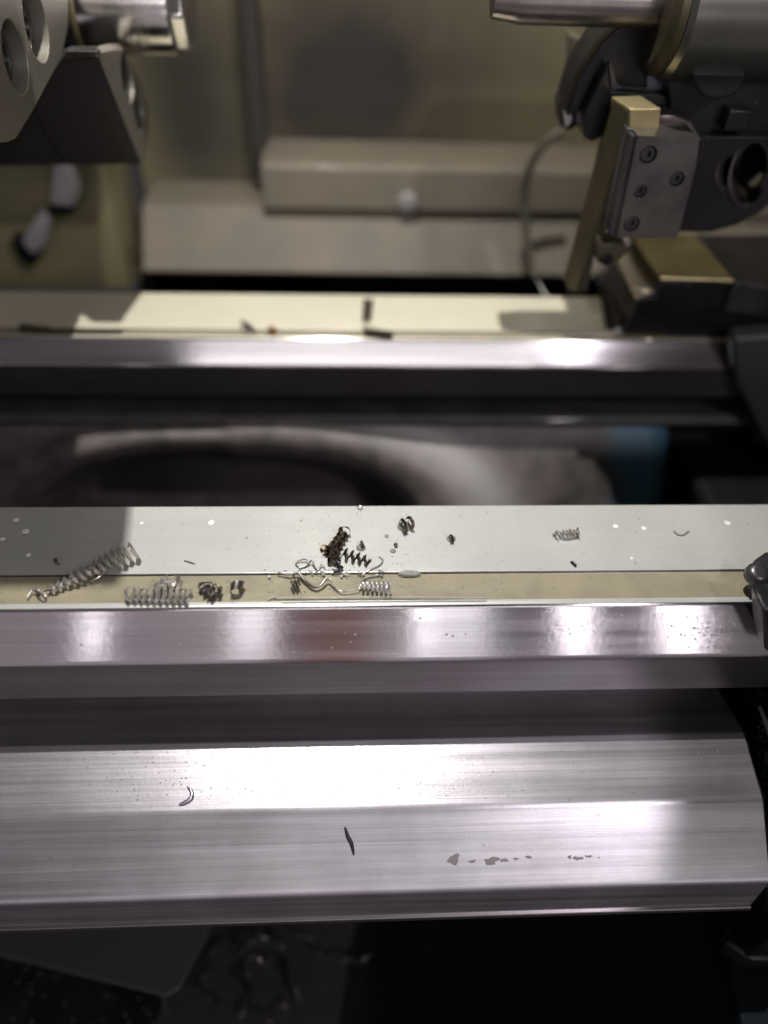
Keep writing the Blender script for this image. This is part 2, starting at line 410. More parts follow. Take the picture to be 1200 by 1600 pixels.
for o_ in enc.children:
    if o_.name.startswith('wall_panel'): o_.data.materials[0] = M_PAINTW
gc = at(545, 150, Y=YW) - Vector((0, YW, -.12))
wall_shade(M_PAINTW, (gc.x, gc.z), .18, .19, (.036, .028, .025))  # blurred dark patch of shade painted into the wall colour
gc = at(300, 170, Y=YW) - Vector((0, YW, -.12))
wall_shade(M_PAINTW, (gc.x, gc.z), .07, .12, (.055, .05, .04))  # shadow of chuck and bar painted into the wall colour
def add_blue(m, x_from):
    n = m.node_tree.nodes; l = m.node_tree.links; b = n['Principled BSDF']
    tc = n.new('ShaderNodeTexCoord'); sp = n.new('ShaderNodeSeparateXYZ'); l.new(tc.outputs['Object'], sp.inputs[0])
    t = n.new('ShaderNodeTexNoise'); t.inputs['Scale'].default_value = 14; t.inputs['Detail'].default_value = 6; l.new(tc.outputs['Object'], t.inputs['Vector'])
    a = n.new('ShaderNodeMath'); a.operation = 'MULTIPLY_ADD'; a.inputs[1].default_value = .10; l.new(t.outputs['Fac'], a.inputs[0]); l.new(sp.outputs['X'], a.inputs[2])
    r = n.new('ShaderNodeMapRange'); r.inputs['From Min'].default_value = x_from + .05; r.inputs['From Max'].default_value = x_from + .072; l.new(a.outputs[0], r.inputs['Value'])
    x = n.new('ShaderNodeMix'); x.data_type = 'RGBA'; l.new(r.outputs['Result'], x.inputs['Factor'])
    src = b.inputs['Base Color'].links[0].from_socket; l.new(src, x.inputs[6]); x.inputs[7].default_value = (.06, .15, .21, 1)
    l.new(x.outputs[2], b.inputs['Base Color'])
add_blue(M_WEB, .250)
wb = mesh('casting_web', web(), M_WEB, bed, angle=80)
at_ = wb.data.attributes.new('lip_highlight', 'FLOAT', 'POINT')
for i_, w_ in enumerate(WR): at_.data[i_].value = w_
def lip_highlight(m, col):  # pale highlight on the arch's right shoulder, mixed into the base colour
    n = m.node_tree.nodes; l = m.node_tree.links; b = n['Principled BSDF']
    a = n.new('ShaderNodeAttribute'); a.attribute_name = 'lip_highlight'
    x = n.new('ShaderNodeMix'); x.data_type = 'RGBA'; l.new(a.outputs['Fac'], x.inputs['Factor'])
    l.new(b.inputs['Base Color'].links[0].from_socket, x.inputs[6]); x.inputs[7].default_value = (*col, 1); l.new(x.outputs[2], b.inputs['Base Color'])
lip_highlight(M_WEB, (.28, .26, .245))
wb['label'] = 'dark oily casting with an arched opening and chipped blue paint at its right end'
# ledge with the wet highlight under the rear rail
pts = [Vector((XL + (XR - XL) * i / 60, .567 + .002 * math.sin(i * 1.7), -.083)) for i in range(61)]
mesh('cast_ledge', extrude_x(fillet([(.60, -.079), (.568, -.079), (.560, -.086), (.568, -.094), (.60, -.094)], [0, .004, .006, .004, 0]), XL, XR), M_CAST, bed)
mesh('cross_web', box(-.60, .60, .347, .598, -.45, -.42), M_CAST, bed, smooth=False)
# right end of the bed under the saddle
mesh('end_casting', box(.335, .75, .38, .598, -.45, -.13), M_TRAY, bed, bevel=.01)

# ------------------------------------------------------------------ front cover (faceted steel channel)
XC = at(1180, 1262, Y=.208).x; XD = XC + .017
cv = thing('way_cover', 'brushed steel faceted cover running under the front rail, brightest facet blown out by the lamp', 'machine cover', (0, .23, -.2))
cp = fillet([(.300, -.112), (.25, -.1005), (.208, -.1094), (.1677, -.1384), (.1655, -.172), (.176, -.174), (.300, -.174)],
            [.002, .0010, .0022, .003, .0006, 0, 0])
cvm = mesh('cover_shell', extrude_x(cp, -.75, XC), M_COVER, cv, bevel=0)
lip = mesh('bottom_flange', extrude_x(fillet([(.1665, -.1725), (.1638, -.174), (.1632, -.1775), (.182, -.1775), (.182, -.1745)], [0, .0006, .0006]), -.75, XC), M_UNDER, cv)
mesh('end_cap', extrude_x([(.292, -.113), (.250, -.1030), (.210, -.1115), (.1695, -.1405), (.168, -.170), (.292, -.172)], XC, XC + .003), M_BLACK, cv, bevel=.0006)

def plane_of(a, b, c):
    a, b, c = Vector(a), Vector(b), Vector(c); return a, (b - a).cross(c - a).normalized()
PB = plane_of((0, .25, -.1005), (1, .25, -.1005), (0, .208, -.1094))
PC = plane_of((0, .208, -.1094), (1, .208, -.1094), (0, .1677, -.1384))
PF = plane_of((0, .282, -.0008), (1, .282, -.0008), (0, .265, -.0325))
for q in (PB, PC, PF):
    pass
def onp(px, py, PL, off=0):
    n = PL[1] if PL[1].z > 0 else -PL[1]
    return onplane(px, py, PL[0] + n * off, n), n

# ------------------------------------------------------------------ things on the cover and the rails
def blob(cx, n, size, irregular=.4, k=18, h=.0003, seed=0, stretch=1.0):
    rnd = random.Random(seed); d, u, w = frame(n); u = Vector((1, 0, 0)) - d * d.x; u.normalize(); w = d.cross(u)
    V = []; q1, q2, q3 = [rnd.uniform(0, 6.3) for _ in range(3)]
    rr = [1 + irregular * (.45 * math.sin(2 * 6.2832 * i / k + q1) + .35 * math.sin(3 * 6.2832 * i / k + q2) + .3 * math.sin(5 * 6.2832 * i / k + q3)) for i in range(k)]
    rings = [(0, 1), (h * .6, .82), (h, .45)]
    for hh, sc in rings:
        for i in range(k):
            a = 2 * math.pi * i / k; r = size * sc * (1 + (rr[i] - 1))
            V.append(cx + d * hh + u * math.cos(a) * r * stretch + w * math.sin(a) * r)
    F = []
    for j in range(len(rings) - 1):
        for i in range(k): F.append((j * k + i, j * k + (i + 1) % k, (j + 1) * k + (i + 1) % k, (j + 1) * k + i))
    F.append(tuple(range((len(rings) - 1) * k, len(rings) * k))); F.append(tuple(range(k)))
    return V, F
for i, (x, y, s, st_) in enumerate([(709, 1343, .0042, 1.3), (738, 1346, .0016, 1.6), (768, 1345, .0036, 1.7), (788, 1344, .0020, 1.4), (806, 1342, .0014, 1.3), (826, 1339, .0012, 2.6), (890, 1339, .0015, 1.2), (903, 1341, .0018, 2.2), (920, 1338, .0014, 1.8), (936, 1340, .0008, 1)]):
    c, n = onp(x, y, PC, .00005)
    mesh('worn_patch', blob(c, n, s * .62, .5, 26, .0001, i, st_ * 1.2), M_RUST, cv, smooth=False)

Z0 = 0.0
def helix(p0, p1, r0, r1, turns, wid=.7, flare=.25, spt=20, jit=.06, seed=1, bend=0.0):
    rnd = random.Random(seed); p0, p1 = Vector(p0), Vector(p1)
    d, u, w = frame(p1 - p0); L = (p1 - p0).length; pitch = L / max(turns, .01); V, F = [], []
    n = int(turns * spt)
    ph = rnd.random() * 6
    for i in range(n + 1):
        t = i / n; a = ph + 2 * math.pi * turns * t; r = (r0 + (r1 - r0) * t) * (1 + jit * mnoise.noise(Vector((t * turns * .9, seed, 0))) * 2)
        c = p0 + d * (L * t) + w * bend * math.sin(math.pi * t)
        e = u * math.cos(a) + w * math.sin(a)
        hw = pitch * wid / 2
        V.append(c - d * hw + e * r * (1 - flare)); V.append(c + d * hw + e * r * (1 + flare))
    for i in range(n): F.append((2 * i, 2 * i + 1, 2 * i + 3, 2 * i + 2))
    return V, F
def chip(name, label, vf, m=None, group='metal chips left on the rails', solid=.00025, cat='metal chip'):
    o = mesh(name, vf, m or M_CHIP, solid=solid, angle=60); tag(o, label, cat, group); return o
def a0(px, py, z=0): return at(px, py, Z=z)

mm = .001
P = lambda x, y, z: a0(x, y, z)
# long tapering spiral on the left
t = thing('spiral_chip', 'long tapering silver spiral chip leaning across the channel at the left', 'metal chip', P(130, 900, 0), 'metal chips left on the rails')
mesh('chip_coil', helix(P(76, 922, .002), P(212, 861, .0055), .0020, .0056, 13, .50, .26, seed=3, jit=.2), M_CHIP, t, solid=.0003, angle=60)
mesh('chip_tail', tube(spline([P(42, 934, .0006), P(52, 922, .0012), P(62, 932, .001), P(58, 920, .005), P(66, 930, .003), P(72, 934, .0006), P(70, 924, .002), P(86, 922, .002)]), .0005), M_CHIPG, t)
mesh('chip_whisker', tube(spline([P(163, 888, .002), P(160, 897, .002), P(150, 904, .0015), P(142, 908, .001)]), .0004), M_CHIP, t)
chip('spiral_chip', 'short stout silver spiral chip lying flat in the tan channel', helix(P(197, 929, .003), P(297, 931, .003), .0038, .0042, 10, .62, .22, seed=5), M_CHIP)
chip('curled_chip', 'bright curled chip resting on top of the stout silver spiral', join(helix(P(243, 918, .004), P(262, 905, .006), .0020, .003, 2.2, .6, .2, seed=7), helix(P(268, 906, .004), P(276, 914, .004), .0042, .0036, 1.4, .5, .2, seed=8)), M_CHIP)
chip('tangled_chip', 'brown tangled chip in the channel right of the stout spiral', join(helix(P(312, 914, .002), P(330, 926, .003), .0022, .0032, 2.5, .6, .3, seed=9), helix(P(330, 925, .003), P(342, 928, .003), .0046, .0040, 1.2, .5, .25, seed=10), tube(spline([P(309, 918, .002), P(322, 910, .004), P(338, 914, .004), P(345, 926, .002)]), .0004)), M_CHIPG)
chip('curled_chip', 'small dark letter C shaped curl alone in the channel', helix(P(369, 920, .0032) + Vector((0, -.001, 0)), P(371, 915, .0032) + Vector((0, .001, .001)), .0034, .0036, .8, .9, .12, seed=11), M_CHIPG)
# the cluster in the middle
chip('spiral_chip', 'dark brown upright spiral chip at the top of the central cluster', helix(P(541, 826, .004), P(516, 868, .003), .0026, .0034, 6, .65, .35, seed=12, jit=.2), M_CHIPD)
chip('curled_chip', 'thick brown knot of chip in the middle of the central cluster', join(helix(P(512, 862, .004), P(528, 862, .003), .0042, .0034, 2.2, .7, .3, seed=13, jit=.3), helix(P(513, 876, .003), P(528, 872, .003), .003, .0022, 2, .6, .3, seed=14)), M_CHIPD)
chip('spiral_chip', 'zigzag brown spiral chip at the right side of the central cluster', helix(P(532, 864, .003), P(577, 876, .003), .0036, .0026, 4.5, .38, .25, seed=15), M_CHIPD)
chip('bent_chip', 'black bent chip hanging below the central cluster over the channel edge', join(tube(spline([P(522, 876, .003), P(528, 882, .001), P(529, 890, .001), P(522, 893, .0006)]), .0009), helix(P(530, 882, .002), P(532, 888, .002), .0018, .0016, 1.2, .6, .2, seed=19)), M_CHIPB)
chip('curled_chip', 'tiny golden curl at the left edge of the central cluster', helix(P(505, 853, .002), P(508, 862, .002), .0022, .0018, 1.6, .6, .3, seed=16), M_CHIPC)
chip('wire_chip', 'thin silver wire chip looped on the rail left of the central cluster', tube(spline([P(466, 886, .0008), P(462, 880, .0008), P(474, 874, .002), P(482, 877, .002), P(478, 884, .0012), P(468, 888, .0008), P(480, 884, .0008), P(487, 876, .003), P(492, 886, .0015), P(497, 890, .0008), P(503, 882, .002), P(508, 886, .0015)]), .0003), M_CHIPG)
chip('wire_chip', 'long wavy dark wire chip running along the tan channel', tube(spline([P(434, 894, .0012), P(450, 898, .001), P(466, 896, .0016), P(475, 906, .001), P(490, 917, .0012), P(501, 914, .002), P(512, 903, .003), P(520, 911, .002), P(532, 924, .0005), P(546, 923, .0012), P(561, 921, .001)]), .00045, rad=lambda s: .5 + 1.1 * math.sin(math.pi * min(1, s * 1.1 + .05))), M_CHIPG)
chip('curled_chip', 'small grey ring of chip in the channel beneath the wire loops', helix(P(455, 915, .002), P(468, 913, .002), .0028, .0032, 2.4, .4, .2, seed=17), M_CHIPG)
chip('hooked_chip', 'hooked grey wire chip standing up from the channel edge', tube(spline([P(565, 904, .0015), P(566, 898, .003), P(578, 891, .004), P(593, 884, .006), P(598, 876, .008), P(592, 870, .010)]), .00055, rad=lambda s: 1.3 - .6 * s), M_CHIPG)
chip('spiral_chip', 'neat silver spiral chip with even rings right of the hooked wire', helix(P(562, 914, .003), P(611, 917, .003), .0024, .0042, 7, .45, .06, seed=18, jit=.03), M_CHIP)
chip('curled_chip', 'dark round curl of two turns alone on the rail right of the cluster', join(helix(P(627, 822, .004), P(633, 820, .004), .0044, .0040, 1.7, .8, .15, seed=20), helix(P(636, 818, .005), P(643, 817, .004), .0040, .0034, 1.3, .6, .2, seed=21)), M_CHIPD)
chip('curled_chip', 'small brown ring of chip in a drop far right of the cluster', helix(P(703, 842, .0024), P(707, 841, .0024), .0026, .0022, 1.5, .8, .2, seed=22), M_CHIPD)
chip('curled_chip', 'little pale curl just right of the cluster above the zigzag chip', helix(P(563, 852, .002), P(567, 851, .002), .0026, .0022, 1.4, .8, .2, seed=23), M_CHIPG)
chip('curled_chip', 'tiny brown crumb of chip above the neat silver spiral', helix(P(617, 853, .001), P(619, 851, .001), .0014, .0012, 1.2, .8, .2, seed=24), M_CHIPD)
t = thing('spiral_chip', 'pale flattened spiral chip with an upright end on the right half of the rail', 'metal chip', P(885, 838, 0), 'metal chips left on the rails')
mesh('chip_coil', helix(P(866, 836, .002), P(904, 834, .002), .0020, .0024, 7, .6, .4, seed=25, jit=.3), M_CHIP, t, solid=.0002, angle=60)
mesh('chip_tail', tube(spline([P(900, 836, .003), P(902, 830, .004), P(903, 824, .006)]), .0005), M_CHIPB, t)
chip('chip_crumb', 'black fleck of chip near the channel edge below the pale flattened spiral', tube(spline([P(893, 878, .0006), P(897, 881, .001), P(900, 884, .0008)]), .0008), M_CHIPB)
chip('chip_crumb', 'tiny chip fleck in a drop on the olive left end of the rail', helix(P(87, 879, .0014), P(91, 877, .0014), .0020, .0018, 1.1, .8, .3, seed=27), M_CHIPG)
chip('hair_chip', 'straight hair thin chip on the rail above the tangled chip', tube([P(288, 876, .0005), P(296, 878, .0006), P(304, 881, .0005)], .00022), M_CHIPG)
chip('curved_chip', 'small smiling curve of clear chip at the right end of the rail', tube(spline([P(1053, 830, .0006), P(1060, 835, .0006), P(1068, 835, .0006), P(1076, 830, .0006)]), .0006), M_DROP)
chip('curled_chip', 'small clear ring on the back edge of the front rail', helix(P(561, 795, .001), P(563, 793, .001), .0017, .0017, 1, .8, .1, seed=31), M_CHIP)
# bits on the rear rail (blurred)
chip('spiral_chip', 'dark blurred spiral chip hanging over the back edge of the rear rail', helix(P(576, 466, .006), P(573, 500, .003), .0034, .003, 6, .65, .3, seed=32), M_CHIPD)
chip('spiral_chip', 'blurred brown spiral chip lying in the rear rail channel', helix(P(568, 517, .003), P(612, 523, .003), .004, .0026, 6, .7, .3, seed=33), M_CHIPD)
chip('curled_chip', 'blurred olive chip leaning on the rear rail channel edge', helix(P(378, 503, .003), P(392, 518, .002), .0028, .0034, 3, .7, .3, seed=34), M_CHIPG)
chip('curled_chip', 'blurred copper coloured bit in the rear rail channel', helix(P(420, 515, .003), P(430, 516, .003), .0030, .0026, 2, .9, .3, seed=35), M_CHIPC)
chip('spiral_chip', 'long blurred brown chip in the rear rail channel at the far left', join(helix(P(30, 513, .002), P(80, 516, .002), .0036, .0024, 6, .7, .3, seed=36), helix(P(80, 518, .001), P(190, 517, .001), .0022, .0016, 14, .7, .3, seed=37)), M_SHANK)
# marks on the cover
c0 = [onp(x, y, PB, .0008)[0] for x, y in [(293, 1228), (299, 1236), (299, 1246), (290, 1253), (280, 1257)]]
o = chip('coolant_trickle', 'clear hooked trickle of coolant on the bright facet of the cover', tube(spline(c0), .0011, rad=lambda s: .5 + .8 * math.sin(math.pi * s)), M_COVER, None, 0, 'coolant')
c0 = [onp(x, y, PC, .0006)[0] for x, y in [(539, 1293), (544, 1308), (549, 1318), (553, 1336)]]
chip('sliver_chip', 'straight black sliver of chip on the front facet of the cover', tube(spline(c0), .0010, rad=lambda s: .25 + 1.1 * math.sin(math.pi * (.1 + .8 * s))), M_CHIPB, None, 0)

# drops of coolant
def drop(x, y, s, PLZ=None, label='', m=None, st=1.0):
    if PLZ is None: c, n = a0(x, y, 0), Vector((0, 0, 1))
    else: c, n = onp(x, y, PLZ, 0)
    d, u, w = frame(n); V, F = [], []; k = 16
    rings = [(0, 1), (.25, .93), (.42, .72), (.52, .40)]
    for hh, sc in rings:
        for i in range(k):
            a = 2 * math.pi * i / k; V.append(c + d * hh * s + Vector((1, 0, 0)) * math.cos(a) * s * sc * st + (d.cross(Vector((1, 0, 0)))) * math.sin(a) * s * sc)
    for j in range(3):
        for i in range(k): F.append((j * k + i, j * k + (i + 1) % k, (j + 1) * k + (i + 1) % k, (j + 1) * k + i))
    F.append(tuple(range(3 * k, 4 * k))); F.append(tuple(range(k)))
    o = mesh('coolant_drop', (V, F), m or M_DROP, angle=80); tag(o, label, 'coolant drop', 'drops of coolant on the front rail'); return o
for x, y, s, lb in [(25, 812, .0018, 'pale dried drop at the left end of the front rail, nearest the back edge'), (40, 830, .0022, 'largest pale dried drop at the left end, halfway across the front rail'),
                    (4, 842, .0016, 'pale dried drop cut by the left picture edge on the front rail'), (44, 867, .0016, 'pale dried drop low at the left end of the front rail above the channel'),
                    (221, 817, .0011, 'small pale drop on the front rail just right of the olive part'), (330, 816, .0020, 'faint pale drop on the front rail right of the olive part'),
                    (962, 822, .0018, 'pale drop on the right half of the front rail, left one of a pair'), (1006, 825, .0016, 'pale drop on the right half of the front rail, right one of a pair'),
                    (1137, 817, .0021, 'brightest pale drop close to the right end of the front rail'), (987, 872, .0010, 'tiny pale drop low on the right half of the front rail')]:
    c = a0(x, y, 0.0)
    tag(mesh('dried_drop', blob(c, (0, 0, 1), s, .12, 18, .0002, int(x)), M_MILK), lb, 'coolant drop', 'drops of coolant on the front rail')
for x, y, s, lb in [(604, 838, .0017, 'clear drop between the cluster and the round dark curl'), (614, 861, .0022, 'clear drop under the tiny brown crumb'),
                    (635, 834, .0012, 'clear drop just below the round dark curl'), (705, 842, .0034, 'clear drop around the small brown ring of chip'),
                    (564, 856, .0034, 'clear drop around the little pale curl'), (632, 823, .0052, 'flat film of coolant around the round dark curl')]:
    drop(x, y, s * .9, None, lb)
drop(640, 896, .0022, None, 'elongated drop hanging on the channel edge right of the cluster', st=3.2)
drop(885, 838, .0040, None, 'film of coolant under the pale flattened spiral', st=1.8)
# fine spatter: more droplets than one could count
def spatter():
    rnd = random.Random(4); V, F = [], []
    def one(c, n, s):
        d, _, _ = frame(n); u = Vector((1, 0, 0)); u = u if abs(d.x) < .9 else Vector((0, 1, 0)); w = d.cross(u).normalized(); k = 7; b = len(V)
        for hh, sc in ((0, 1), (.4, .8), (.6, .35)):
            for i in range(k):
                a = 6.283 * i / k; V.append(c + d * hh * s + u * math.cos(a) * s * sc + w * math.sin(a) * s * sc)
        for j in range(2):
            for i in range(k): F.append((b + j * k + i, b + j * k + (i + 1) % k, b + (j + 1) * k + (i + 1) % k, b + (j + 1) * k + i))
        F.append(tuple(range(b + 2 * k, b + 3 * k)))
    for _ in range(190):
        x = rnd.choice([rnd.uniform(0, 1200), rnd.gauss(540, 60)]); y = rnd.uniform(794, 892)
        one(a0(x, y, 0), Vector((0, 0, 1)), rnd.uniform(.0002, .0005))
    for _ in range(60): one(a0(rnd.gauss(540, 60), rnd.gauss(894, 3), 0), Vector((0, 0, 1)), rnd.uniform(.0004, .0010))
    for _ in range(60): one(a0(rnd.gauss(430, 150), rnd.uniform(900, 934), -.0016), Vector((0, 0, 1)), rnd.uniform(.0003, .0009))
    for _ in range(110):
        x = rnd.choice([rnd.gauss(1000, 90), rnd.gauss(1100, 25), rnd.uniform(100, 1150)]); y = rnd.uniform(958, 1024)
        c, n = onp(x, y, PF); one(c, n, rnd.uniform(.0003, .0009))
    for _ in range(260):
        x = rnd.choice([rnd.uniform(0, 1170), rnd.gauss(350, 120)]); y = rnd.uniform(1165, 1250)
        c, n = onp(x, y, PB); one(c, n, rnd.uniform(.0002, .0006))
    for _ in range(90):
        y = rnd.uniform(1120, 1400); x = rnd.gauss(1192, 7)
        one(at(x, y, X=XD - .0002), Vector((-1, 0.001, 0)), rnd.uniform(.0003, .0008))
    for _ in range(40):
        one(at(rnd.uniform(0, 290), rnd.uniform(1500, 1600), Z=-.416), Vector((0, 0, 1)), rnd.uniform(.0004, .0009))
    return V, F
tag(mesh('coolant_spatter', spatter(), M_DROP, angle=80), 'fine spatter of coolant droplets over the front rail and the cover', 'coolant spatter', None, 'stuff')
# coolant beads standing along the channel's front lip
cl = mesh('coolant_line', join(tube(spline([P(418, 936, 0), P(430, 932, 0), P(446, 934, 0), P(600, 933, 0), P(760, 934, 0)]), .00045), tube(spline([P(440, 940.5, 0), P(560, 939, 0), P(760, 938, 0)]), .0004)), M_DROP)
tag(cl, 'thin bright line of coolant standing along the front lip of the channel', 'coolant')

# ------------------------------------------------------------------ chuck and workpiece, upper left
XA, XB = -.200, -.168
ch = thing('lathe_chuck', 'lathe chuck with steel jaws full of counterbored holes, cut by the left picture edge', 'chuck', at(0, 300, X=-.36))
fa = [at(x, y, X=XA) for x, y in [(-60, -40), (107, -40), (107, 40), (97, 88), (52, 172), (25, 216), (12, 222), (-60, 224)]]
ja = mesh('chuck_jaw', prism(fa, (-.06, 0, 0)), M_JAW, ch, bevel=.0012)
def xhole(cx, cy, X, r, depth):
    c = at(cx, cy, X=X); return lathe(c + Vector((.01, 0, 0)), (-1, 0, 0), [(0, r), (depth + .01, r)], 36)
def yr(cx, y0, y1, X): return (at(cx, y0, X=X) - at(cx, y1, X=X)).length / 2 * .9
cut(ja, [xhole(25, 90, XA, yr(25, 34, 146, XA), .03), xhole(57, 38, XA, yr(57, -16, 98, XA), .03)])
for cx, cy, y0, y1 in ((25, 90, 34, 146), (57, 38, -16, 98)):
    r = yr(cx, y0, y1, XA); c = at(cx, cy, X=XA) + Vector((-.012, 0, 0))
    mesh('bore_shade', lathe(c, (1, 0, 0), [(0, r * .8), (.003, r * .8), (.004, r * .72), (.004, r * .45), (.001, r * .40)], 36), M_BLACK, ja)  # screw head in the counterbore, coloured black for the shade of the hole
fb = [at(x, y, X=XB) for x, y in [(152, 84), (176, 78), (192, 78), (214, 118), (232, 166), (233, 200), (224, 256), (221, 256)]]
b1 = at(152, 84, X=XB); b2 = at(221, 256, X=XB); a1 = at(97, 88, d=(b1 - CAM).dot(fwd) * 1.003)
jn = (b2 - b1).cross(a1 - b1).normalized()
jb = mesh('chuck_jaw', prism(fb, (-.006, .016, 0)), M_JAW, ch, bevel=.0008)
cut(jb, [xhole(199, 122, XB, yr(199, 86, 164, XB) , .012), xhole(217, 172, XB, yr(217, 140, 208, XB), .012)])
for cx, cy, y0, y1 in ((199, 122, 86, 164), (217, 172, 140, 208)):
    mesh('bore_shade', lathe(at(cx, cy, X=XB) + Vector((-.002, 0, 0)), (-1, 0, 0), [(0, yr(cx, y0, y1, XB) * 1.05), (.001, yr(cx, y0, y1, XB) * 1.05)], 30), M_BLACK, jb)  # black disc standing in for the shade inside the hole
side = [onplane(x, y, b1, jn) for x, y in [(98, 89), (110, 84), (152, 84), (221, 256), (101, 258), (53, 174)]]
mesh('jaw_flank', prism(side, (-.004, .02, 0)), M_FLANK, jb, bevel=.0006)
low = [onplane(x, y, b1, jn) + Vector((0, .0015, 0)) for x, y in [(51.5, 175), (99, 258.5), (-60, 262), (-60, 226), (12, 225), (25, 219)]]
mesh('master_jaw', prism(low, (-.004, .02, 0)), M_FLANK, ch, bevel=.0005)
top = [onplane(x, y, b1, jn) + Vector((0, .004, .0)) for x, y in [(104, 79), (150, 79), (156, 88), (98, 92)]]
mesh('jaw_step', prism([p - Vector((0, .006, 0)) for p in top], (0, .01, 0)), M_GREYST, jb, bevel=.001)
# chuck body low behind, blurred
cc = at(-40, 250, X=-.42)
rad = (at(-40, 250, X=-.42) - at(-40, 372, X=-.42)).length
mesh('chuck_body', lathe(at(-30, 240, d=.86), (-1, 0, 0), [(0, .060), (.002, .096), (.006, .1), (.12, .1)], 64), mat('chuck_paint', (.16, .14, .095), .5, .3), ch)
for pts, mm_ in (([(82, 255), (112, 256), (124, 300), (116, 326), (76, 322)], M_EDGE), ([(60, 330), (80, 334), (72, 384), (50, 402), (30, 382)], M_EDGE)):
    mesh('jaw_tip', prism([at(x, y, Y=.80) for x, y in pts], (0, .02, 0)), mm_, ch, bevel=.004)
for pts in ([(74, 324), (116, 328), (106, 340), (70, 336)], [(16, 374), (34, 374), (62, 404), (50, 420), (30, 408)]):
    mesh('jaw_tip', prism([at(x, y, Y=.80) for x, y in pts], (0, .02, 0)), M_BLACK, ch, bevel=.002)
# workpiece
wc = at(190, 8, d=.60); wr = .60 * 68 / 1200
bar = thing('steel_bar', 'shiny turned steel bar held in the chuck at the upper left, bright chamfered end', 'workpiece', wc)
xe = at(272, 30, Y=wc.y).x - wc.x
mesh('bar_body', lathe(wc, (1, 0, 0), [(-.03, wr * .97), (-.028, wr * 1.0), (xe, wr), (xe + .0015, wr * .97)], 64), M_CHROME, bar)
mesh('bar_end', lathe(wc, (1, 0, 0), [(xe + .0016, wr * .90), (xe + .012, wr * .90), (xe + .015, wr * .78)], 6), M_CHROME, bar, bevel=.002)
mesh('bar_collar', lathe(wc, (1, 0, 0), [(-.052, wr * 1.12), (-.040, wr * 1.12), (-.034, wr * 1.08), (-.031, wr * 1.02)], 64), M_DARKST, bar)
mesh('collar_ring', lathe(wc, (1, 0, 0), [(-.0310, wr * 1.09), (-.0290, wr * 1.10), (-.0275, wr * 1.03)], 64), M_TINTST, bar)

# ------------------------------------------------------------------ turret and tools, upper right
tu = thing('tool_turret', 'dark oily tool turret with round holes, cut by the right picture edge', 'turret', at(1150, 300, Y=.60))
fY = .575
pt = [at(x, y, Y=fY) for x, y in [(1046, 104), (1300, 104), (1300, 214), (1092, 214), (1050, 190)]]
mesh('turret_top', prism([at(x, y, Y=fY + .012) for x, y in [(1040, 96), (1300, 104), (1300, 216), (1090, 218), (1048, 192)]], (0, .05, 0)), M_BLACK, tu, bevel=.002)
disc = [(1085, 216), (1320, 218), (1320, 180), (1290, 250), (1240, 305), (1190, 342), (1130, 362), (1060, 362)]
disc = [(1088, 214), (1300, 214), (1262, 250), (1228, 296), (1190, 330), (1150, 352), (1110, 363), (1058, 362)]
td = mesh('turret_disc', prism([at(x, y, Y=fY) for x, y in disc], (0, .06, 0)), M_BLACK, tu, bevel=.0025)
def yhole(cx, cy, Y, rx, depth, d=(0, 1, 0)):
    c = at(cx, cy, Y=Y); return lathe(c - Vector(d) * .01, d, [(0, rx), (depth + .01, rx)], 36)
hd = (-.55, .8, 0)
def ell(cx, cy, rx, ry, tilt, Y, k=36):
    ct, st_ = math.cos(tilt), math.sin(tilt); o = []
    for q in range(k):
        a = 2 * math.pi * q / k; x, y = rx * math.cos(a), ry * math.sin(a)
        o.append(at(cx + x * ct - y * st_, cy + x * st_ + y * ct, Y=Y))
    return o
for cx, cy, rx, ry, ti in ((1166, 272, 24, 49, .16), (1131, 270, 10, 25, .10)):
    cut(td, [prism([p - Vector((0, .01, 0)) for p in ell(cx, cy, rx, ry, ti, fY)], (.02, .05, 0))])
    rim = ell(cx - 1, cy + 1, rx, ry, ti, fY - .0004, 48)
    rim = rim[8:32]
    mesh('hole_lining', tube(rim, .0017 if rx > 15 else .0012, 8, rad=lambda q: .15 + 1.1 * math.sin(math.pi * q) ** 1.5), M_GREYST, tu)
c = at(1118, 118, Y=fY)
mesh('recess_ring', lathe(c, (0, -.6, .8), [(0, .018), (.002, .019), (.004, .018)], 32), M_BLACK, tu)
mesh('slot_plate', box(at(1140, 172, Y=fY).x, at(1178, 172, Y=fY).x, fY - .001, fY + .014, at(1160, 205, Y=fY).z, at(1160, 172, Y=fY).z), M_BLACK, tu, bevel=.001)
# black tool holder with carbide insert
th = thing('tool_holder', 'black angular tool holder with a bright insert beside the turret', 'tool holder', at(960, 190, Y=.62))
hY = .605
mesh('holder_body', prism([at(x, y, Y=hY) for x, y in [(972, 36), (1026, 38), (1068, 70), (1068, 150), (955, 142), (951, 98), (930, 120), (905, 175), (886, 182), (905, 120), (940, 66)]], (0, .045, 0)), M_BLACK, th, bevel=.0012)
mesh('holder_pocket', prism([at(x, y, Y=hY - .003) for x, y in [(1022, 40), (1066, 74), (1066, 148), (1010, 139), (1010, 98), (1002, 88)]], (0, .003, 0)), mat('worn_grey_steel', (.14, .14, .17), .4, .6), th, bevel=.0006)
mesh('holder_rim', join(prism([at(x, y, Y=hY - .003) for x, y in [(974, 36), (1024, 38), (1024, 43), (977, 42)]], (0, .003, 0)),
                       prism([at(x, y, Y=hY - .003) for x, y in [(951, 98), (955, 98), (966, 134), (1040, 138), (1040, 143), (955, 140)]], (0, .003, 0))), M_DARKST, th, bevel=.0006)
mesh('clamp_body', prism([at(x, y, Y=hY - .012) for x, y in [(950, 100), (955, 142), (1060, 150), (1060, 205), (960, 205), (925, 222), (912, 215), (912, 180)]], (0, .04, 0)), M_BLACK, th, bevel=.0012)
